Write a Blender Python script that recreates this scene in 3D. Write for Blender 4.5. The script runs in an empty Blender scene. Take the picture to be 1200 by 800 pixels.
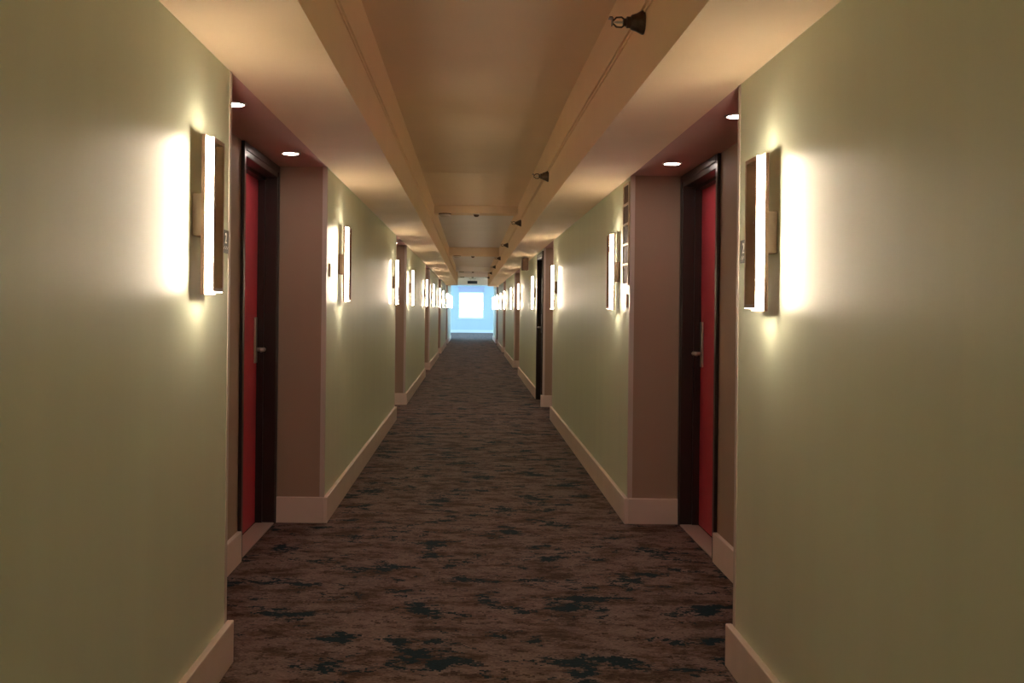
import bpy, bmesh, math, random
from mathutils import Vector, Matrix

random.seed(7)
PI = math.pi
SC = bpy.context.scene
COL = SC.collection

# ------------------------------------------------------------------ camera
CAM_Z = 1.365
cam_data = bpy.data.cameras.new('camera')
cam_data.sensor_width = 36.0
cam_data.lens = 1219.0 / 1200.0 * 36.0
cam_data.shift_x = 48.0 / 1200.0
cam_data.shift_y = -38.0 / 1200.0
cam_data.clip_start = 0.05
cam_data.clip_end = 400
cam = bpy.data.objects.new('camera', cam_data)
cam.location = (0, 0, CAM_Z)
cam.rotation_euler = (PI / 2, -math.radians(0.6), 0)
COL.objects.link(cam)
SC.camera = cam

# ------------------------------------------------------------------ world
world = bpy.data.worlds.new('sky')
SC.world = world
world.use_nodes = True
bg = world.node_tree.nodes['Background']
bg.inputs['Color'].default_value = (0.47, 0.77, 1.0, 1)
bg.inputs['Strength'].default_value = 9.0

# ------------------------------------------------------------------ exposure
SC.view_settings.view_transform = 'Standard'
SC.view_settings.look = 'None'
SC.view_settings.gamma = 1
SC.view_settings.use_curve_mapping = False
SC.view_settings.exposure = 0.26
SC.cycles.diffuse_bounces = 6
SC.cycles.max_bounces = 10
SC.cycles.transparent_max_bounces = 12
SC.cycles.caustics_reflective = False
SC.cycles.caustics_refractive = False

LED_STRENGTH = 54.0
LED_COLOR = (1.0, 0.82, 0.61)
DOWN_STRENGTH = 75.0


# portals: they only guide the sampling of the sky through the lobby's windows
def portal(loc, rot, sx, sy):
    d = bpy.data.lights.new('window_portal', 'AREA')
    d.shape = 'RECTANGLE'
    d.size, d.size_y = sx, sy
    d.cycles.is_portal = True
    o = bpy.data.objects.new('window_portal', d)
    o.location, o.rotation_euler = loc, rot
    COL.objects.link(o)


# ------------------------------------------------------------------ layout
XL, XR = -0.924, 1.02              # corridor wall faces
RL, RR = -1.24, 1.355              # back walls of the door recesses
SL, SR = 2.258, 2.232              # soffit undersides
CEIL = 2.765                       # tray ceiling
Y0 = -10.6                         # corridor closes behind the camera
YS = 39.5                          # soffits end
YE = 47.5                          # corridor opens into the lobby
YW = 60.0                          # end wall
LOBX = 4.0
TL = -0.514                        # tray edge on the left
LEFT_REC = [(-4.7, -2.1), (3.97, 6.61), (12.73, 14.75), (20.9, 23.2), (29.4, 31.8), (38.5, 40.9)]
RIGHT_REC = [(-4.7, -2.1), (3.99, 6.68), (12.95, 14.63), (21.8, 24.5), (30.7, 33.2), (39.1, 41.7)]
BASE_H, BASE_T = 0.163, 0.026


# ------------------------------------------------------------------ materials
def new_mat(name):
    m = bpy.data.materials.new(name)
    m.use_nodes = True
    return m, m.node_tree, m.node_tree.nodes['Principled BSDF']


def simple(name, col, rough=0.6, metal=0.0, spec=0.5, noise=0.0, nscale=40.0, bump=0.0):
    m, nt, b = new_mat(name)
    b.inputs['Roughness'].default_value = rough
    b.inputs['Metallic'].default_value = metal
    b.inputs['Specular IOR Level'].default_value = spec
    if noise or bump:
        tc = nt.nodes.new('ShaderNodeTexCoord')
        n = nt.nodes.new('ShaderNodeTexNoise')
        n.inputs['Scale'].default_value = nscale
        n.inputs['Detail'].default_value = 4
        nt.links.new(tc.outputs['Object'], n.inputs['Vector'])
        r = nt.nodes.new('ShaderNodeValToRGB')
        r.color_ramp.elements[0].color = [c * (1 - noise) for c in col] + [1]
        r.color_ramp.elements[1].color = [min(1, c * (1 + noise)) for c in col] + [1]
        r.color_ramp.elements[0].position = 0.3
        r.color_ramp.elements[1].position = 0.7
        nt.links.new(n.outputs['Fac'], r.inputs['Fac'])
        nt.links.new(r.outputs['Color'], b.inputs['Base Color'])
        if bump:
            bp = nt.nodes.new('ShaderNodeBump')
            bp.inputs['Strength'].default_value = bump
            bp.inputs['Distance'].default_value = 0.002
            nt.links.new(n.outputs['Fac'], bp.inputs['Height'])
            nt.links.new(bp.outputs['Normal'], b.inputs['Normal'])
    else:
        b.inputs['Base Color'].default_value = (*col, 1)
    return m


def linen(name, col, rough=0.5, spec=0.35, var=0.025):
    """wallcovering with a fine vertical weave and faint vertical streaks"""
    m, nt, b = new_mat(name)
    tc = nt.nodes.new('ShaderNodeTexCoord')
    mp = nt.nodes.new('ShaderNodeMapping')
    mp.inputs['Scale'].default_value = (5.3, 5.3, 0.3)
    nt.links.new(tc.outputs['Object'], mp.inputs['Vector'])
    n = nt.nodes.new('ShaderNodeTexNoise')
    n.inputs['Scale'].default_value = 1.0
    n.inputs['Detail'].default_value = 5
    nt.links.new(mp.outputs['Vector'], n.inputs['Vector'])
    mp2 = nt.nodes.new('ShaderNodeMapping')
    mp2.inputs['Scale'].default_value = (260, 260, 12)
    nt.links.new(tc.outputs['Object'], mp2.inputs['Vector'])
    n2 = nt.nodes.new('ShaderNodeTexNoise')
    n2.inputs['Scale'].default_value = 1.0
    n2.inputs['Detail'].default_value = 2
    nt.links.new(mp2.outputs['Vector'], n2.inputs['Vector'])
    r = nt.nodes.new('ShaderNodeValToRGB')
    r.color_ramp.elements[0].color = [c * (1 - var) for c in col] + [1]
    r.color_ramp.elements[1].color = [min(1, c * (1 + var)) for c in col] + [1]
    r.color_ramp.elements[0].position = 0.3
    r.color_ramp.elements[1].position = 0.7
    nt.links.new(n.outputs['Fac'], r.inputs['Fac'])
    nt.links.new(r.outputs['Color'], b.inputs['Base Color'])
    add = nt.nodes.new('ShaderNodeMath')
    add.operation = 'MULTIPLY_ADD'
    add.inputs[1].default_value = 2.5
    nt.links.new(n.outputs['Fac'], add.inputs[0])
    nt.links.new(n2.outputs['Fac'], add.inputs[2])
    bp = nt.nodes.new('ShaderNodeBump')
    bp.inputs['Strength'].default_value = 0.25
    bp.inputs['Distance'].default_value = 0.0015
    nt.links.new(add.outputs[0], bp.inputs['Height'])
    nt.links.new(bp.outputs['Normal'], b.inputs['Normal'])
    b.inputs['Roughness'].default_value = rough
    b.inputs['Specular IOR Level'].default_value = spec
    return m


def carpet_mat():
    m, nt, b = new_mat('carpet')
    L = nt.links.new
    tc = nt.nodes.new('ShaderNodeTexCoord')

    # tufts: the pattern changes only from tuft to tuft
    snap = nt.nodes.new('ShaderNodeVectorMath')
    snap.operation = 'SNAP'
    snap.inputs[1].default_value = (0.009, 0.006, 1.0)
    L(tc.outputs['Object'], snap.inputs[0])

    def noise(sx, sy, detail, rough, off=0.0):
        mp = nt.nodes.new('ShaderNodeMapping')
        mp.inputs['Scale'].default_value = (sx, sy, 1)
        mp.inputs['Location'].default_value = (off, off * 1.7, off)
        L(snap.outputs[0], mp.inputs['Vector'])
        n = nt.nodes.new('ShaderNodeTexNoise')
        n.inputs['Scale'].default_value = 1
        n.inputs['Detail'].default_value = detail
        n.inputs['Roughness'].default_value = rough
        L(mp.outputs['Vector'], n.inputs['Vector'])
        return n.outputs['Fac']

    def ramp(fac, stops):
        r = nt.nodes.new('ShaderNodeValToRGB')
        e = r.color_ramp.elements
        e[0].position, e[0].color = stops[0][0], (*stops[0][1], 1)
        e[1].position, e[1].color = stops[-1][0], (*stops[-1][1], 1)
        for p, c in stops[1:-1]:
            q = e.new(p)
            q.color = (*c, 1)
        L(fac, r.inputs['Fac'])
        return r.outputs['Color']

    def mix(fac, a, c, mode='MIX'):
        x = nt.nodes.new('ShaderNodeMix')
        x.data_type = 'RGBA'
        x.blend_type = mode
        if isinstance(fac, float):
            x.inputs[0].default_value = fac
        else:
            L(fac, x.inputs[0])
        L(a, x.inputs[6])
        L(c, x.inputs[7])
        return x.outputs[2]

    base = ramp(noise(3.6, 6.2, 10, 0.78, 3.1), [(0.41, (0.070, 0.042, 0.034)), (0.455, (0.120, 0.076, 0.064)), (0.53, (0.185, 0.130, 0.118)), (0.64, (0.21, 0.150, 0.138))])
    n1 = noise(3.1, 4.2, 10, 0.77, 11.0)
    n2 = noise(9.0, 14.0, 9, 0.78, 23.0)
    mid = ramp(n2, [(0.55, (0, 0, 0)), (0.575, (0.8, 0.8, 0.8))])
    dark = ramp(n1, [(0.545, (0, 0, 0)), (0.556, (1, 1, 1))])
    midc = nt.nodes.new('ShaderNodeRGB')
    midc.outputs[0].default_value = (0.042, 0.025, 0.021, 1)
    rgb = nt.nodes.new('ShaderNodeRGB')
    rgb.outputs[0].default_value = (0.010, 0.026, 0.036, 1)
    c = mix(mid, base, midc.outputs[0])
    c = mix(dark, c, rgb.outputs[0])
    sp = noise(160, 160, 2, 0.6, 0.0)
    fleck = ramp(sp, [(0.3, (0.6, 0.6, 0.6)), (0.7, (1.35, 1.35, 1.35))])
    c = mix(1.0, c, fleck, 'MULTIPLY')
    L(c, b.inputs['Base Color'])
    b.inputs['Roughness'].default_value = 0.7
    b.inputs['Specular IOR Level'].default_value = 0.03
    bp = nt.nodes.new('ShaderNodeBump')
    bp.inputs['Strength'].default_value = 0.6
    bp.inputs['Distance'].default_value = 0.004
    L(sp, bp.inputs['Height'])
    L(bp.outputs['Normal'], b.inputs['Normal'])
    return m


def emit(name, col, strength):
    m, nt, b = new_mat(name)
    b.inputs['Base Color'].default_value = (0.9, 0.88, 0.84, 1)
    b.inputs['Emission Color'].default_value = (*col, 1)
    b.inputs['Emission Strength'].default_value = strength
    return m


def glass_mat():
    m, nt, b = new_mat('window_glass')
    nt.nodes.remove(b)
    out = nt.nodes['Material Output']
    t = nt.nodes.new('ShaderNodeBsdfTransparent')
    t.inputs['Color'].default_value = (0.93, 0.96, 0.97, 1)
    g = nt.nodes.new('ShaderNodeBsdfGlossy')
    g.inputs['Roughness'].default_value = 0.02
    mx = nt.nodes.new('ShaderNodeMixShader')
    mx.inputs[0].default_value = 0.05
    nt.links.new(t.outputs[0], mx.inputs[1])
    nt.links.new(g.outputs[0], mx.inputs[2])
    nt.links.new(mx.outputs[0], out.inputs['Surface'])
    return m


M = {
    'green': linen('sage_wallcovering', (0.725, 0.785, 0.60), 0.40, 0.5),
    'brown': linen('taupe_wallcovering', (0.40, 0.285, 0.215), 0.6, 0.25),
    'soffit': simple('soffit_paint', (0.92, 0.72, 0.50), 0.75, spec=0.25, noise=0.02, nscale=3),
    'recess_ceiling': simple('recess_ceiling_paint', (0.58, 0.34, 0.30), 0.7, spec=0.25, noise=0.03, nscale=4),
    'tray': simple('tray_paint', (0.90, 0.73, 0.53), 0.8, spec=0.2, noise=0.02, nscale=2),
    'bay_daylight': simple('bay_paint_with_daylight', (0.92, 0.89, 0.88), 0.7, spec=0.25, noise=0.02, nscale=2),  # whitened so the colour itself carries daylight on the far ceiling
    'base': simple('baseboard_paint', (0.80, 0.65, 0.58), 0.45, noise=0.04, nscale=6),
    'guard': simple('corner_guard_vinyl', (0.62, 0.53, 0.48), 0.4),
    'carpet': carpet_mat(),
    'door': simple('red_door_paint', (0.56, 0.055, 0.085), 0.45, noise=0.05, nscale=8),
    'frame': simple('dark_brown_frame_paint', (0.030, 0.018, 0.016), 0.32, noise=0.1, nscale=10),
    'darkdoor': simple('dark_door_stain', (0.022, 0.014, 0.013), 0.4, noise=0.2, nscale=12),
    'metal': simple('satin_nickel', (0.62, 0.60, 0.56), 0.28, 1.0),
    'bronze': simple('dull_bronze', (0.13, 0.10, 0.08), 0.34, 1.0, noise=0.2, nscale=60),
    'sconce': simple('bronze_sconce_paint', (0.46, 0.30, 0.22), 0.5, 0.0, noise=0.04, nscale=30),
    'plate': simple('sconce_backplate_paint', (0.46, 0.34, 0.27), 0.5, 0.0),
    'led': emit('sconce_diffuser', LED_COLOR, LED_STRENGTH),
    'down': emit('downlight_lens', (1.0, 0.84, 0.74), DOWN_STRENGTH),
    'white': simple('white_plastic', (0.72, 0.70, 0.66), 0.45),
    'signgrey': simple('grey_sign_plastic', (0.085, 0.08, 0.075), 0.4),
    'signwhite': simple('white_sign_lettering', (0.85, 0.83, 0.78), 0.5),
    'pinkplate': simple('pale_pink_sign_plastic', (0.70, 0.50, 0.43), 0.45),
    'cream': simple('cream_rack_paint', (0.66, 0.55, 0.40), 0.45),
    'panelbrown': simple('brown_panel', (0.10, 0.058, 0.04), 0.8, spec=0.15, noise=0.15, nscale=14),
    'lobby': simple('lobby_wall_paint', (0.53, 0.61, 0.65), 0.6, noise=0.02, nscale=2),
    'navy': simple('dark_sign_plastic', (0.02, 0.025, 0.05), 0.4),
    'glass': glass_mat(),
    'alu': simple('white_window_frame', (0.75, 0.76, 0.76), 0.4),
    'blind': simple('lilac_grey_blind_fabric', (0.50, 0.48, 0.60), 0.8),
    'ground': simple('pale_ground', (0.35, 0.34, 0.32), 0.9, noise=0.1, nscale=0.3),
    'facade': simple('pale_facade', (0.62, 0.60, 0.56), 0.8, noise=0.05, nscale=0.5),
    'facadewin': simple('facade_window_tint', (0.34, 0.35, 0.35), 0.2),
    'silver': simple('threshold_metal', (0.55, 0.46, 0.40), 0.5, 0.3),
}


# ------------------------------------------------------------------ helpers
def obj(name, bm, mats, parent=None, bevel=0.0, smooth=False, seg=2):
    me = bpy.data.meshes.new(name)
    bmesh.ops.recalc_face_normals(bm, faces=bm.faces)
    bm.to_mesh(me)
    bm.free()
    if not isinstance(mats, (list, tuple)):
        mats = [mats]
    for m in mats:
        me.materials.append(m)
    if smooth:
        for p in me.polygons:
            p.use_smooth = True
    o = bpy.data.objects.new(name, me)
    COL.objects.link(o)
    if parent is not None:
        o.parent = parent
    if bevel:
        md = o.modifiers.new('bevel', 'BEVEL')
        md.width = bevel
        md.segments = seg
        md.limit_method = 'ANGLE'
        md.angle_limit = math.radians(40)
    return o


def box(bm, x0, x1, y0, y1, z0, z1):
    """axis box; returns faces as dict by side"""
    x0, x1 = min(x0, x1), max(x0, x1)
    v = [bm.verts.new(p) for p in ((x0, y0, z0), (x1, y0, z0), (x1, y1, z0), (x0, y1, z0),
                                   (x0, y0, z1), (x1, y0, z1), (x1, y1, z1), (x0, y1, z1))]
    f = {}
    for k, idx in (('z0', (3, 2, 1, 0)), ('z1', (4, 5, 6, 7)), ('y0', (0, 1, 5, 4)),
                   ('x1', (1, 2, 6, 5)), ('y1', (2, 3, 7, 6)), ('x0', (3, 0, 4, 7))):
        f[k] = bm.faces.new([v[i] for i in idx])
    return f


def boxes(*bs):
    bm = bmesh.new()
    for b in bs:
        box(bm, *b)
    return bm


def lathe(profile, axis='X', n=20, bm=None, origin=(0, 0, 0)):
    """profile: list of (along, radius)"""
    bm = bm or bmesh.new()
    rings = []
    for a, r in profile:
        ring = []
        for i in range(n):
            t = 2 * PI * i / n
            c, s = r * math.cos(t), r * math.sin(t)
            p = {'X': (a, c, s), 'Y': (c, a, s), 'Z': (c, s, a)}[axis]
            ring.append(bm.verts.new([p[k] + origin[k] for k in range(3)]))
        rings.append(ring)
    for a, b in zip(rings, rings[1:]):
        for i in range(n):
            bm.faces.new((a[i], a[(i + 1) % n], b[(i + 1) % n], b[i]))
    bm.faces.new(rings[0][::-1])
    bm.faces.new(rings[-1])
    return bm


def tube(pts, r, bm=None, n=8):
    bm = bm or bmesh.new()
    pts = [Vector(p) for p in pts]
    rings = []
    for i, p in enumerate(pts):
        d = (pts[min(i + 1, len(pts) - 1)] - pts[max(i - 1, 0)]).normalized()
        u = d.orthogonal().normalized()
        if abs(d.z) < 0.99:
            u = d.cross(Vector((0, 0, 1))).normalized()
        w = d.cross(u)
        rings.append([bm.verts.new(p + r * (math.cos(2 * PI * k / n) * u + math.sin(2 * PI * k / n) * w)) for k in range(n)])
    for a, b in zip(rings, rings[1:]):
        for k in range(n):
            bm.faces.new((a[k], a[(k + 1) % n], b[(k + 1) % n], b[k]))
    bm.faces.new(rings[0][::-1])
    bm.faces.new(rings[-1])
    return bm


def ring_loop(bm, y0, z0, y1, z1, x0, x1):
    """rectangular ring around the X axis: inner half sizes y0,z0, outer y1,z1"""
    def rect(y, z, x):
        return [bm.verts.new((x, sy * y, sz * z)) for sy, sz in ((-1, -1), (1, -1), (1, 1), (-1, 1))]
    a, b, c, d = rect(y0, z0, x0), rect(y1, z1, x0), rect(y1, z1, x1), rect(y0, z0, x1)
    for p, q in ((a, b), (b, c), (c, d), (d, a)):
        for i in range(4):
            j = (i + 1) % 4
            bm.faces.new((p[i], p[j], q[j], q[i]))


def thing(name, label, cat, loc=(0, 0, 0), rotz=0.0, group=None, kind=None):
    o = bpy.data.objects.new(name, None)
    o.empty_display_size = 0.05
    COL.objects.link(o)
    o.location = loc
    o.rotation_euler = (0, 0, rotz)
    o['label'] = label
    o['category'] = cat
    if group:
        o['group'] = group
    if kind:
        o['kind'] = kind
    return o


def struct(name, bm, mats, label, cat, parent=None, **k):
    o = obj(name, bm, mats, parent, **k)
    if parent is None:
        o['kind'] = 'structure'
        o['label'] = label
        o['category'] = cat
    return o


def dup(root, loc, rotz, label):
    r = root.copy()
    COL.objects.link(r)
    r.location = loc
    r.rotation_euler = (0, 0, rotz)
    r['label'] = label
    for ch in list(root.children):
        c = ch.copy()
        COL.objects.link(c)
        c.parent = r
        for g in list(ch.children):
            d = g.copy()
            COL.objects.link(d)
            d.parent = c
    return r


ORD = ['rearmost', 'first', 'second', 'third', 'fourth', 'fifth', 'sixth', 'seventh', 'eighth', 'ninth', 'tenth', 'eleventh', 'twelfth', 'thirteenth', 'fourteenth']

# ================================================================== STRUCTURE
# floor
bm = boxes((-1.6, 1.7, Y0 - 0.2, YE, -0.1, 0.0), (-LOBX - 0.2, LOBX + 0.2, YE, YW + 0.3, -0.1, 0.0))
struct('floor', bm, M['carpet'], 'dark brown patterned carpet running the length of the corridor', 'floor')


# corridor walls: every length between two door recesses is one solid pier
def wall_run(side, xf, xr, recs, top, door_gap=None):
    out = -1 if side == 'left' else 1
    xo = -1.6 if side == 'left' else 1.7
    cuts = [Y0] + [v for r in recs for v in r] + [YE]
    n = 0
    for a, b in zip(cuts[0::2], cuts[1::2]):
        bm = bmesh.new()
        spans = [(a, b, 0.0, top + 0.05)]
        if door_gap and a <= door_gap[0] < b:
            g0, g1, gz, gd = door_gap
            spans = [(a, g0, 0, top + 0.05), (g1, b, 0, top + 0.05), (g0, g1, gz, top + 0.05)]
            box(bm, xf - out * -gd, xo, g0, g1, 0, gz)
        for (p, q, z0, z1) in spans:
            f = box(bm, xf, xo, p, q, z0, z1)
            f['x1' if out < 0 else 'x0'].material_index = 1
        struct('wall_' + side, bm, [M['brown'], M['green']],
               'sage green wall length with taupe ends, the %s one on the %s' % (ORD[n], side), 'wall')
        n += 1
    # brown back walls of the recesses
    for i, (a, b) in enumerate(recs):
        bm = bmesh.new()
        if i == 1:
            fr = FRAMES[side]
            ys = [a] + [v for d in fr for v in (d[0] + 0.01, d[1] - 0.01)] + [b]
            for p, q in zip(ys[0::2], ys[1::2]):
                box(bm, xr, xo, p, q, 0, top)
            for d in fr:
                box(bm, xr, xo, d[0] + 0.01, d[1] - 0.01, top - 0.02, top)
                box(bm, xr + out * 0.19, xo, d[0] + 0.01, d[1] - 0.01, 0, top - 0.02)
        else:
            box(bm, xr, xo, a, b, 0, top)
        struct('wall_recess_' + side, bm, M['brown'],
               'taupe back wall of the %s door recess on the %s' % (ORD[i], side), 'wall')
        # darker recess ceiling
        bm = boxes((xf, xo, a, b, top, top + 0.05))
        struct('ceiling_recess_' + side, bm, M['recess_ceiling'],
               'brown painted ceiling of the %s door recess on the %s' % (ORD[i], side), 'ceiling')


FRAMES = {'left': [(3.99, 5.02), (5.57, 6.605)], 'right': [(4.01, 5.04), (5.67, 6.675)]}
DARK = (14.70, 15.92, 2.20, 0.12)
wall_run('left', XL, RL, LEFT_REC, SL)
wall_run('right', XR, RR, RIGHT_REC, SR, DARK)

# soffits, jointed halfway along every wall length
JOINTS = [9.55, 18.2, 26.6, 35.2]


def soffit_x_right(y):
    return 0.672 - 0.047 * min(1.0, max(0.0, (y - 0.5) / 6.5))


for side in ('left', 'right'):
    bm = bmesh.new()
    ys = [Y0] + JOINTS + [YS]
    for k, (a, b) in enumerate(zip(ys, ys[1:])):
        a2, b2 = a + (0.004 if k else 0), b - (0.004 if k < len(JOINTS) else 0)
        if side == 'left':
            box(bm, XL, TL, a2, b2, SL, CEIL)
        else:
            for p, q in ([(a2, 0.5), (0.5, 7.0), (7.0, b2)] if k == 0 else [(a2, b2)]):
                xa, xb = soffit_x_right(p), soffit_x_right(q)
                v = [bm.verts.new(c) for c in ((xa, p, SR), (XR, p, SR), (XR, q, SR), (xb, q, SR),
                                               (xa, p, CEIL), (XR, p, CEIL), (XR, q, CEIL), (xb, q, CEIL))]
                for idx in ((3, 2, 1, 0), (4, 5, 6, 7), (0, 1, 5, 4), (1, 2, 6, 5), (2, 3, 7, 6), (3, 0, 4, 7)):
                    bm.faces.new([v[i] for i in idx])
    struct('soffit_' + side, bm, M['soffit'],
           'dropped cream soffit along the %s side of the corridor ceiling' % side, 'ceiling')
    # backing above wall tops
    xo = -1.6 if side == 'left' else 1.7
    xf = XL if side == 'left' else XR
    bm = boxes((xf, xo, Y0, YE, (SL if side == 'left' else SR) + 0.05, CEIL + 0.1))
    struct('wall_upper_' + side, bm, M['soffit'], 'plenum wall above the %s soffit' % side, 'wall')

# fascia moulding
for side in ('left', 'right'):
    for n, (z, t, h) in enumerate(((2.492, 0.006, 0.012), (2.512, 0.012, 0.020))):
        bm = bmesh.new()
        if side == 'left':
            box(bm, TL - 0.002, TL + t, Y0, YS, z, z + h)
        else:
            for p, q in ((Y0, 0.5), (0.5, 7.0), (7.0, YS)):
                xa, xb = soffit_x_right(p), soffit_x_right(q)
                v = [bm.verts.new(c) for c in ((xa - t, p, z), (xa + .002, p, z), (xb + .002, q, z), (xb - t, q, z),
                                               (xa - t, p, z + h), (xa + .002, p, z + h), (xb + .002, q, z + h), (xb - t, q, z + h))]
                for idx in ((3, 2, 1, 0), (4, 5, 6, 7), (0, 1, 5, 4), (1, 2, 6, 5), (2, 3, 7, 6), (3, 0, 4, 7)):
                    bm.faces.new([v[i] for i in idx])
        struct('trim_%d' % (1 + n + (0 if side == 'left' else 2)), bm, M['soffit'],
               '%s moulding strip along the %s tray fascia' % (('lower thin', 'upper wide')[n], side), 'trim')

# tray ceiling with thin joints, and shallow beams across it
BAY = 14.2  # beyond this the daylight is put into the ceiling colour
ys = [Y0, 10.7, BAY]
bm = bmesh.new()
for a, b in zip(ys, ys[1:]):
    box(bm, -1.6, 1.7, a + 0.003, b - 0.003, CEIL, CEIL + 0.12)
box(bm, -1.6, 1.7, Y0, YE - 0.01, CEIL + 0.12, CEIL + 0.16)
struct('ceiling', boxes((-1.6, 1.7, BAY, 19.397, CEIL, CEIL + 0.12), (-1.6, 1.7, 19.403, YE, CEIL, CEIL + 0.12), (-LOBX - 0.2, LOBX + 0.2, YE, YW + 0.3, CEIL, CEIL + 0.16)), M['bay_daylight'],
       'ceiling of the far bays and the lobby, daylight painted in as white', 'ceiling')
struct('wall_header', boxes((XL, XR, YE - 0.3, YE - 0.02, 2.45, CEIL)), M['bay_daylight'], 'white header over the corridor mouth', 'wall')
struct('ceiling', bm, M['tray'], 'raised cream tray ceiling between the two soffits', 'ceiling')
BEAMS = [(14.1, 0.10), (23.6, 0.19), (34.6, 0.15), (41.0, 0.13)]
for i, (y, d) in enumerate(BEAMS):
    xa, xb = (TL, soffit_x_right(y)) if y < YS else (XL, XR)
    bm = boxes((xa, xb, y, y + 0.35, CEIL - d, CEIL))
    struct('ceiling_beam', bm, M['tray' if i < 2 else 'bay_daylight'], 'shallow beam across the tray ceiling, %s from the camera' % ORD[i + 1], 'beam')

# back wall behind the camera
struct('wall_back', boxes((-1.6, 1.7, Y0 - 0.2, Y0, 0, CEIL)), M['green'], 'sage green wall closing the corridor behind the viewer', 'wall')

# lobby at the far end, lit by the end window and unseen added side windows
WX0, WX1, WZ0, WZ1 = -0.74, 0.745, 0.82, 2.36
bm = boxes((-LOBX - .2, WX0, YW, YW + .3, 0, CEIL), (WX1, LOBX + .2, YW, YW + .3, 0, CEIL),
           (WX0, WX1, YW, YW + .3, 0, WZ0), (WX0, WX1, YW, YW + .3, WZ1, CEIL))
struct('wall_end', bm, M['lobby'], 'pale end wall around the bright window', 'wall')
SW0, SW1, SZ0, SZ1 = 48.5, 58.0, 0.15, 2.6  # side openings out of view, added to bring daylight onto the end wall
for s, nm in ((-1, 'left'), (1, 'right')):
    x0, x1 = s * LOBX, s * (LOBX + 0.2)
    bm = boxes((x0, x1, YE, SW0, 0, CEIL), (x0, x1, SW1, YW, 0, CEIL),
               (x0, x1, SW0, SW1, 0, SZ0), (x0, x1, SW0, SW1, SZ1, CEIL))
    struct('wall_lobby_' + nm, bm, M['lobby'], '%s side wall of the far lobby with an added window' % nm, 'wall')
    xi = -1.6 if s < 0 else 1.7
    struct('wall_lobby_return_' + nm, boxes((xi, s * LOBX, YE - 0.2, YE, 0, CEIL)), M['lobby'],
           '%s return wall of the lobby beside the corridor mouth' % nm, 'wall')
    portal((s * (LOBX + 0.02), (SW0 + SW1) / 2, (SZ0 + SZ1) / 2), (0, s * PI / 2, 0), SZ1 - SZ0, SW1 - SW0)
portal(((WX0 + WX1) / 2, YW + 0.02, (WZ0 + WZ1) / 2), (-PI / 2, 0, 0), WX1 - WX0, WZ1 - WZ0)


def window(name, label, axis, c0, c1, z0, z1, pos, mull):
    w = thing(name, label, 'window', (0, 0, 0), 0, None, 'structure')
    t = 0.05
    bm = bmesh.new()
    def bar(a, b, p, q):
        if axis == 'X':
            box(bm, a, b, pos + 0.08, pos + 0.14, p, q)
        else:
            box(bm, pos - 0.03, pos + 0.03, a, b, p, q)
    bar(c0, c0 + t, z0, z1)
    bar(c1 - t, c1, z0, z1)
    bar(c0 + t, c1 - t, z0, z0 + t)
    bar(c0 + t, c1 - t, z1 - t, z1)
    for i in range(1, mull + 1):
        c = c0 + (c1 - c0) * i / (mull + 1)
        bar(c - 0.02, c + 0.02, z0 + t, z1 - t)
    obj('window_frame', bm, M['alu'], w)
    edges = [c0 + t] + [c0 + (c1 - c0) * i / (mull + 1) for i in range(1, mull + 1)] + [c1 - t]
    for a, b in zip(edges, edges[1:]):
        bm = bmesh.new()
        if axis == 'X':
            box(bm, a, b, pos + 0.105, pos + 0.113, z0 + t, z1 - t)
        else:
            box(bm, pos - 0.004, pos + 0.004, a, b, z0 + t, z1 - t)
        obj('pane', bm, M['glass'], w)
    return w


w = window('window_1', 'bright square window in the end wall of the corridor', 'X', WX0, WX1, WZ0, WZ1, YW, 0)
obj('window_sill', boxes((WX0 - 0.06, WX1 + 0.06, YW - 0.05, YW + 0.1, WZ0 - 0.035, WZ0)), M['alu'], w)
window('window_added_left', 'wide unseen side window added to the far lobby on the left', 'Y', SW0, SW1, SZ0, SZ1, -LOBX - 0.1, 4)
window('window_added_right', 'wide unseen side window added to the far lobby on the right', 'Y', SW0, SW1, SZ0, SZ1, LOBX + 0.1, 4)
t = thing('roller_blind', 'rolled lilac grey blind above the end window', 'blind', ((WX0 + WX1) / 2, YW, WZ1))
obj('cassette', boxes((-0.76, 0.76, -0.09, 0.0, 0.20, 0.30)), M['blind'], t, bevel=0.01)
obj('fabric', boxes((-0.73, 0.73, -0.05, -0.046, -0.02, 0.20)), M['blind'], t)
obj('bottom_bar', boxes((-0.73, 0.73, -0.056, -0.04, -0.045, -0.02)), M['alu'], t)

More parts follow.
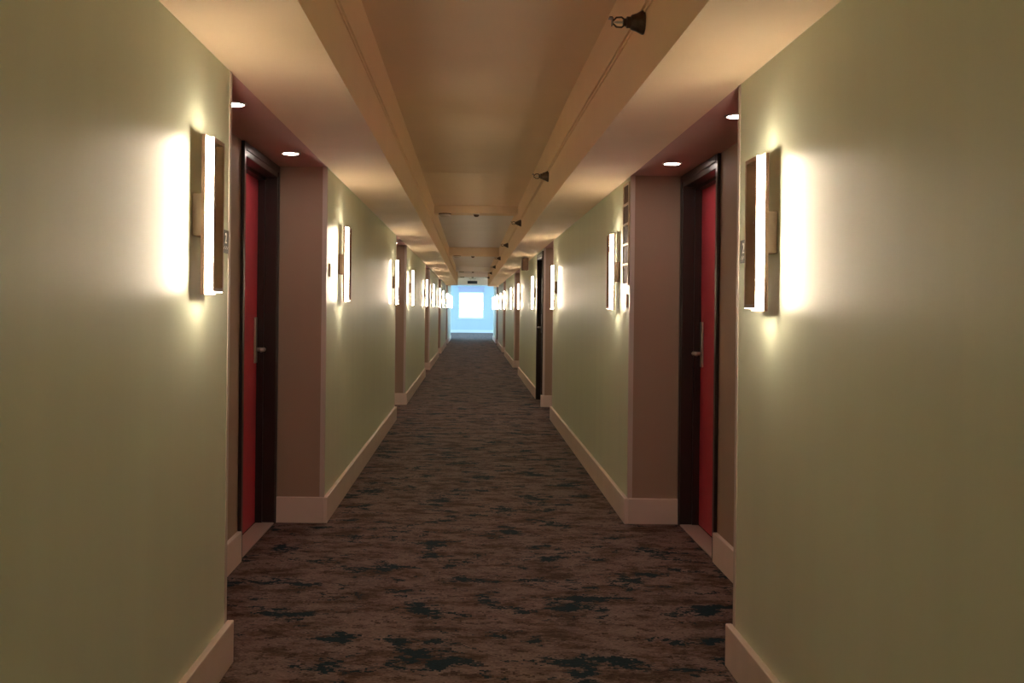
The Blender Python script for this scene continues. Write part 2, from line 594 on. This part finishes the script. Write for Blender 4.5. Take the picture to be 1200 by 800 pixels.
# baseboards, wrapped round every pier
def baseboards(side, xf, xr, recs):
    s = 1 if side == 'left' else -1           # towards the corridor
    cuts = [Y0] + [v for r in recs for v in r] + [YE]
    n = 0
    for a, b in zip(cuts[0::2], cuts[1::2]):
        bm = bmesh.new()
        ya = a - (BASE_T if a > Y0 else 0)
        yb = b + BASE_T
        runs = [(ya, yb)]
        if side == 'right' and a <= DARK[0] < b:
            runs = [(ya, DARK[0] - 0.0), (DARK[1] + 0.0, yb)]
        for p, q in runs:
            box(bm, xf, xf + s * BASE_T, p, q, 0, BASE_H)
        if a > Y0:
            box(bm, xf, xr, a - BASE_T, a, 0, BASE_H)
        if b < YE:
            box(bm, xf, xr, b, b + BASE_T, 0, BASE_H)
        struct('baseboard_' + side, bm, M['base'],
               'pinkish beige baseboard round the %s wall length on the %s' % (ORD[n], side), 'baseboard', bevel=0.004)
        n += 1
    for i, (a, b) in enumerate(recs):
        if i == 1:
            f = FRAMES[side]
            bm = boxes((xr, xr + s * BASE_T, f[0][1] + 0.001, f[1][0] - 0.001, 0, BASE_H))
        else:
            bm = boxes((xr, xr + s * BASE_T, a + BASE_T, b - BASE_T, 0, BASE_H))
        struct('baseboard_recess_' + side, bm, M['base'],
               'short baseboard at the back of the %s door recess on the %s' % (ORD[i], side), 'baseboard', bevel=0.004)


baseboards('left', XL, RL, LEFT_REC)
baseboards('right', XR, RR, RIGHT_REC)
struct('baseboard_end', boxes((-LOBX, LOBX, YW - BASE_T, YW, 0, BASE_H)), M['alu'], 'white baseboard along the far end wall', 'baseboard')

# corner guards (pale strips on every outer corner)
n = 5
for side, xf, recs, top in (('left', XL, LEFT_REC, SL), ('right', XR, RIGHT_REC, SR)):
    s = 1 if side == 'left' else -1
    cuts = [v for r in recs for v in r] + [YE]
    for i, y in enumerate(cuts):
        e = 1 if i % 2 == 0 else -1           # +1: the pier ends here, -1: a pier begins here
        bm = bmesh.new()
        t, wd = 0.003, 0.026
        box(bm, xf + s * t, xf - s * wd, min(y, y + e * t), max(y, y + e * t), BASE_H, top)
        box(bm, xf, xf + s * t, min(y, y - e * wd), max(y, y - e * wd), BASE_H, top)
        struct('trim_%d' % n, bm, M['guard'], 'pale corner guard strip, %s along the %s wall' % (ORD[i], side), 'trim')
        n += 1


# ------------------------------------------------------------------ doors
def make_door(num, label, side, y0, y1, xw, top, leafmat, framemat, latch_far, inset=0.105, threshold=True):
    """frame set in the wall plane xw; s points out of the wall into the corridor"""
    s = 1 if side == 'left' else -1
    d = thing('door_%d' % num, label, 'door', (xw, (y0 + y1) / 2, 0), 0, None, 'structure')
    hw = (y1 - y0) / 2
    fw = 0.055
    ztop = top - 0.003
    bm = bmesh.new()
    xa, xb = s * 0.014, -s * (inset + 0.03)
    box(bm, xa, xb, -hw + 0.012, -hw + 0.012 + fw - 0.012, 0, ztop - 0.02)
    box(bm, xa, xb, hw - fw, hw - 0.012, 0, ztop - 0.02)
    box(bm, xa, xb, -hw + fw, hw - fw, ztop - 0.02 - fw, ztop - 0.02)
    # face casing
    box(bm, s * 0.001, s * 0.020, -hw, -hw + fw - 0.012, 0, ztop)
    box(bm, s * 0.001, s * 0.020, hw - fw + 0.012, hw, 0, ztop)
    box(bm, s * 0.001, s * 0.020, -hw + fw - 0.012, hw - fw + 0.012, ztop - fw + 0.012, ztop)
    obj('door_frame', bm, framemat, d, bevel=0.004)
    # stop
    bm = boxes((-s * 0.062, -s * inset, -hw + fw, -hw + fw + 0.016, 0, ztop - 0.02 - fw),
               (-s * 0.062, -s * inset, hw - fw - 0.016, hw - fw, 0, ztop - 0.02 - fw),
               (-s * 0.062, -s * inset, -hw + fw + 0.016, hw - fw - 0.016, ztop - 0.04 - fw, ztop - 0.02 - fw))
    obj('door_stop', bm, framemat, d)
    lf = obj('door_leaf', boxes((-s * inset, -s * (inset + 0.045), -hw + fw + 0.004, hw - fw - 0.004, 0.012, ztop - 0.024 - fw)),
             leafmat, d, bevel=0.002)
    e = 1 if latch_far else -1
    hy = e * (hw - fw - 0.075)
    xs = -s * inset
    hz = 1.10
    obj('lock_plate', boxes((xs, xs + s * 0.012, hy - 0.028, hy + 0.028, hz - 0.085, hz + 0.20)), M['metal'], d, bevel=0.004)
    bm = lathe([(0, 0.012), (s * 0.055, 0.012)], 'X', 12, None, (xs + s * 0.010, hy, hz))
    tube([(xs + s * 0.060, hy + e * 0.006, hz), (xs + s * 0.066, hy - e * 0.03, hz), (xs + s * 0.064, hy - e * 0.12, hz - 0.003)], 0.010, bm, 10)
    obj('lever_handle', bm, M['metal'], d, smooth=True)
    if threshold:
        obj('threshold', boxes((s * 0.012, -s * (inset - 0.002), -hw + fw, hw - fw, 0.0, 0.010)), M['silver'], d, bevel=0.003)
    return d


make_door(1, 'red door in dark frame in the left recess', 'left', *FRAMES['left'][1], RL, SL, M['door'], M['frame'], True)
make_door(2, 'red door in dark frame in the right recess', 'right', *FRAMES['right'][1], RR, SR, M['door'], M['frame'], True)
make_door(3, 'nearer red door of the left recess, behind the wall edge', 'left', *FRAMES['left'][0], RL, SL, M['door'], M['frame'], False)
make_door(4, 'nearer red door of the right recess, behind the wall edge', 'right', *FRAMES['right'][0], RR, SR, M['door'], M['frame'], False)
make_door(5, 'dark brown door farther down, set in the right wall', 'right', DARK[0] + 0.0, DARK[1], XR, DARK[2] + 0.003, M['darkdoor'], M['frame'], True, 0.06, False)

# ================================================================== SCONCES
def make_sconce(loc, rotz, label):
    t = thing('wall_sconce', label, 'wall light', loc, rotz, 'ring sconces along the corridor walls')
    bp = obj('backplate', boxes((0, 0.033, -0.068, 0.068, -0.070, 0.070)), M['plate'], t, bevel=0.003)
    obj('screw', lathe([(0, 0.004), (0.003, 0.003)], 'X', 8, None, (0.033, -0.055, 0.0)), M['metal'], bp)
    bm = bmesh.new()
    ring_loop(bm, 0.056, 0.241, 0.079, 0.264, 0.033, 0.045)  # back lip added beyond the diffuser to cut the halo on the wall
    ring_loop(bm, 0.056, 0.241, 0.062, 0.247, 0.045, 0.073)
    ring_loop(bm, 0.062, 0.247, 0.0695, 0.2545, 0.0712, 0.073)
    obj('ring_frame', bm, M['sconce'], t)
    bm = bmesh.new()
    ring_loop(bm, 0.0622, 0.2472, 0.0700, 0.2550, 0.0452, 0.0710)
    obj('diffuser', bm, M['led'], t)
    obj('crossbar', boxes((0.040, 0.050, -0.056, 0.056, 0.036, 0.046)), M['sconce'], t)
    return t


SCL = [3.50, 7.30, 12.2, 15.5, 20.4, 24.0, 28.9, 32.6, 38.0, 41.7, 46.4]
SCR = [3.54, 7.22, 12.4, 16.45, 21.3, 25.2, 30.2, 33.8, 38.6, 42.4, 46.6]
ZSL, ZSR = 1.668, 1.632
proto = None
for side, ys, x, z, rz in (('left', SCL, XL, ZSL, 0.0), ('right', SCR, XR, ZSR, PI)):
    for i, y in enumerate(ys):
        lab = 'glowing rectangular ring sconce, %s from the camera along the %s wall' % (ORD[i + 1], side)
        if proto is None:
            proto = make_sconce((x, y, z), rz, lab)
        else:
            dup(proto, (x, y, z), rz, lab)
for side, x, z, rz in (('left', XL, ZSL, 0.0), ('right', XR, ZSR, PI)):
    dup(proto, (x, -1.5, z), rz, 'glowing ring sconce on the %s wall behind the viewer' % side)
    dup(proto, (x, -5.3, z), rz, 'glowing ring sconce on the %s wall far behind the viewer' % side)


# ================================================================== DOWNLIGHTS
def make_down(loc, label):
    t = thing('downlight', label, 'ceiling light', loc, 0, 'downlights in the door recesses')
    bm = bmesh.new()
    n = 24
    def circ(r, z):
        return [bm.verts.new((r * math.cos(2 * PI * i / n), r * math.sin(2 * PI * i / n), z)) for i in range(n)]
    rr = [circ(0.058, 0.0), circ(0.056, -0.006), circ(0.046, -0.006), circ(0.045, 0.0)]
    for k in range(4):
        a, b = rr[k], rr[(k + 1) % 4]
        for i in range(n):
            bm.faces.new((a[i], a[(i + 1) % n], b[(i + 1) % n], b[i]))
    obj('trim_ring', bm, M['white'], t, smooth=False)
    obj('lens', lathe([(-0.003, 0.0445), (-0.0005, 0.0445)], 'Z', 24), M['down'], t)
    return t


dproto = None
for side, recs, x, top in (('left', LEFT_REC, -1.055, SL), ('right', RIGHT_REC, 1.17, SR)):
    for i, (a, b) in enumerate(recs):
        for k, y in enumerate((a + 0.61, b - 0.58)):
            lab = 'small round downlight, %s one in the %s recess on the %s' % (('nearer', 'farther')[k], ORD[i], side)
            if dproto is None:
                dproto = make_down((x, y, top), lab)
            else:
                dup(dproto, (x, y, top), 0, lab)


# ================================================================== SPRINKLERS
def make_sprinkler(loc, label):
    """side-wall sprinkler, pointing along -X out of the right fascia"""
    t = thing('sprinkler_head', label, 'sprinkler', loc, 0, 'side-wall sprinklers on the right fascia')
    obj('escutcheon', lathe([(0, 0.045), (-0.006, 0.046), (-0.03, 0.034), (-0.048, 0.028), (-0.052, 0.024)], 'X', 24), M['bronze'], t, smooth=True)
    obj('body', lathe([(-0.050, 0.022), (-0.066, 0.022), (-0.068, 0.016), (-0.080, 0.013)], 'X', 12), M['bronze'], t)
    bm = bmesh.new()
    for s in (-1, 1):
        tube([(-0.076, 0, s * 0.012), (-0.085, 0, s * 0.019), (-0.105, 0, s * 0.018), (-0.117, 0, s * 0.006)], 0.0035, bm, 8)
    obj('frame_arm', bm, M['bronze'], t, smooth=True)
    obj('bulb', lathe([(-0.080, 0.003), (-0.086, 0.0045), (-0.104, 0.0045), (-0.114, 0.003)], 'X', 10), M['metal'], t, smooth=True)
    bm = boxes((-0.122, -0.119, -0.020, 0.020, -0.012, 0.014), (-0.134, -0.121, -0.020, 0.020, 0.014, 0.017))
    obj('deflector', bm, M['bronze'], t, bevel=0.001)
    return t


sp = None
for i, y in enumerate([3.96, 8.55, 13.2, 17.8, 22.4, 27.0, 31.6, 36.2]):
    loc = (soffit_x_right(y) - (0.012 if False else 0.0), y, 2.462)
    lab = 'bronze side-wall sprinkler on the right fascia, %s from the camera' % ORD[i + 1]
    if sp is None:
        sp = make_sprinkler(loc, lab)
    else:
        dup(sp, loc, 0, lab)


# ================================================================== DETECTORS on the beams
def make_detector(loc, label):
    t = thing('smoke_detector', label, 'detector', loc, 0, 'smoke detectors under the ceiling beams')
    obj('mount_plate', lathe([(0, 0.085), (-0.012, 0.085)], 'Z', 24), M['panelbrown'], t)
    obj('cover', lathe([(-0.012, 0.078), (-0.03, 0.074), (-0.046, 0.05), (-0.048, 0.02)], 'Z', 24), M['white'], t, smooth=True)
    return t


def make_sensor(loc, label):
    t = thing('ceiling_sensor', label, 'sensor', loc, 0, 'small sensors at the middle of the ceiling beams')
    obj('base', lathe([(0, 0.05), (-0.012, 0.05)], 'Z', 20), M['white'], t)
    obj('dome', lathe([(-0.012, 0.04), (-0.03, 0.036), (-0.042, 0.02)], 'Z', 20), M['bronze'], t, smooth=True)
    return t


dt = sn = None
for i, (y, d) in enumerate(BEAMS):
    p = ((-0.37, -0.33, -0.33, -0.36)[i], y + 0.10, CEIL - d)
    q = ((0.06, 0.03, 0.05, 0.05)[i], y + 0.10, CEIL - d)
    l1 = 'round smoke detector under the %s ceiling beam from the camera' % ORD[i + 1]
    l2 = 'small dark sensor at the middle of the %s ceiling beam' % ORD[i + 1]
    if dt is None:
        dt, sn = make_detector(p, l1), make_sensor(q, l2)
    else:
        dup(dt, p, 0, l1)
        dup(sn, q, 0, l2)


# ================================================================== ROOM SIGNS
def text_mesh(body, size, depth, mat, parent, loc, rot, name):
    c = bpy.data.curves.new(name, 'FONT')
    c.body = body
    c.size = size
    c.extrude = depth
    c.align_x = 'CENTER'
    c.align_y = 'CENTER'
    o = bpy.data.objects.new(name, c)
    COL.objects.link(o)
    dg = bpy.context.evaluated_depsgraph_get()
    me = bpy.data.meshes.new_from_object(o.evaluated_get(dg))
    bpy.data.objects.remove(o)
    bpy.data.curves.remove(c)
    me.name = name
    me.materials.clear()
    me.materials.append(mat)
    o = bpy.data.objects.new(name, me)
    COL.objects.link(o)
    o.parent = parent
    o.location = loc
    o.rotation_euler = rot
    return o


def room_sign(loc, rotz, label, mat, digit):
    t = thing('room_sign', label, 'sign', loc, rotz, 'room signs beside the door recesses')
    obj('plate', boxes((0, 0.008, -0.045, 0.045, -0.043, 0.043)), mat, t, bevel=0.002)
    if digit:
        text_mesh(digit, 0.055, 0.0008, M['signwhite'], t, (0.0085, 0.0, 0.010), (PI / 2, 0, PI / 2), 'number')
        obj('raised_dots', boxes(*[(0.008, 0.0092, -0.03 + k * 0.012, -0.026 + k * 0.012, -0.028 + (k % 2) * 0.006, -0.024 + (k % 2) * 0.006) for k in range(6)]),
            M['signwhite'], t)
    return t


room_sign((XL, 3.875, 1.607), 0, 'dark grey room number sign past the first left sconce', M['signgrey'], '2')
room_sign((XR, 3.875, 1.590), PI, 'dark grey room number sign past the first right sconce', M['signgrey'], '2')
room_sign((XL, 6.80, 1.607), 0, 'pale pink plate by the second left wall corner', M['pinkplate'], '')
room_sign((XR, 6.82, 1.43), PI, 'pale pink plate under the rack on the right wall', M['pinkplate'], '')

# ================================================================== WALL RACK with five brown panels
t = thing('wall_rack', 'tall cream rack with five brown panels at the right wall corner', 'rack', (XR, 6.83, 1.865), PI)
hy, hz = 0.125, 0.335
bm = bmesh.new()
box(bm, 0, 0.012, -hy, -hy + 0.014, -hz, hz)
box(bm, 0, 0.012, hy - 0.014, hy, -hz, hz)
step = (2 * hz - 0.014) / 5
for k in range(6):
    z = -hz + k * step
    box(bm, 0, 0.012, -hy + 0.014, hy - 0.014, z, z + 0.014)
obj('rack_frame', bm, M['cream'], t)
for k in range(5):
    z = -hz + 0.014 + k * step
    obj('panel', boxes((0.0, 0.007, -hy + 0.015, hy - 0.015, z + 0.001, z + step - 0.015)), M['panelbrown'], t, bevel=0.0015)

# hanging box under the right soffit
t = thing('hanging_box', 'dark brown box hanging under the right soffit', 'box', (0.885, 17.2, SR))
obj('housing', boxes((-0.05, 0.05, -0.16, 0.16, -0.215, -0.02)), M['panelbrown'], t, bevel=0.006)
obj('mount', boxes((-0.02, 0.02, -0.05, 0.05, -0.02, 0.0)), M['white'], t)

# hanging sign at the corridor mouth
t = thing('exit_sign', 'dark hanging sign below the ceiling at the corridor mouth', 'sign', (0.05, 46.9, CEIL))
obj('canopy', boxes((-0.16, 0.16, -0.06, 0.06, -0.05, 0.0)), M['white'], t, bevel=0.008)
bm = bmesh.new()
for s in (-1, 1):
    tube([(s * 0.09, 0, -0.05), (s * 0.09, 0, -0.13)], 0.008, bm)
obj('stem', bm, M['white'], t)
obj('panel', boxes((-0.22, 0.22, -0.025, 0.025, -0.26, -0.13)), M['navy'], t, bevel=0.006)

# ================================================================== OUTSIDE THE WINDOW
struct('ground', boxes((-150, 150, 62, 260, -6.2, -6.0)), M['ground'], 'pale ground outside the end window', 'ground')
t = thing('neighbour_building', 'pale building seen through the bright end window', 'building', (-1.5, 110, -6.0))
obj('body', boxes((-14, 12, 0, 14, 0, 9.2)), M['facade'], t)
obj('parapet', boxes((-14.2, 12.2, -0.2, 14.2, 9.2, 9.6)), M['facade'], t)
for r in range(3):
    for c in range(8):
        x = -12.5 + c * 3.1
        obj('window', boxes((x, x + 1.6, -0.06, 0.0, 1.2 + r * 2.8, 2.8 + r * 2.8)), M['facadewin'], t)
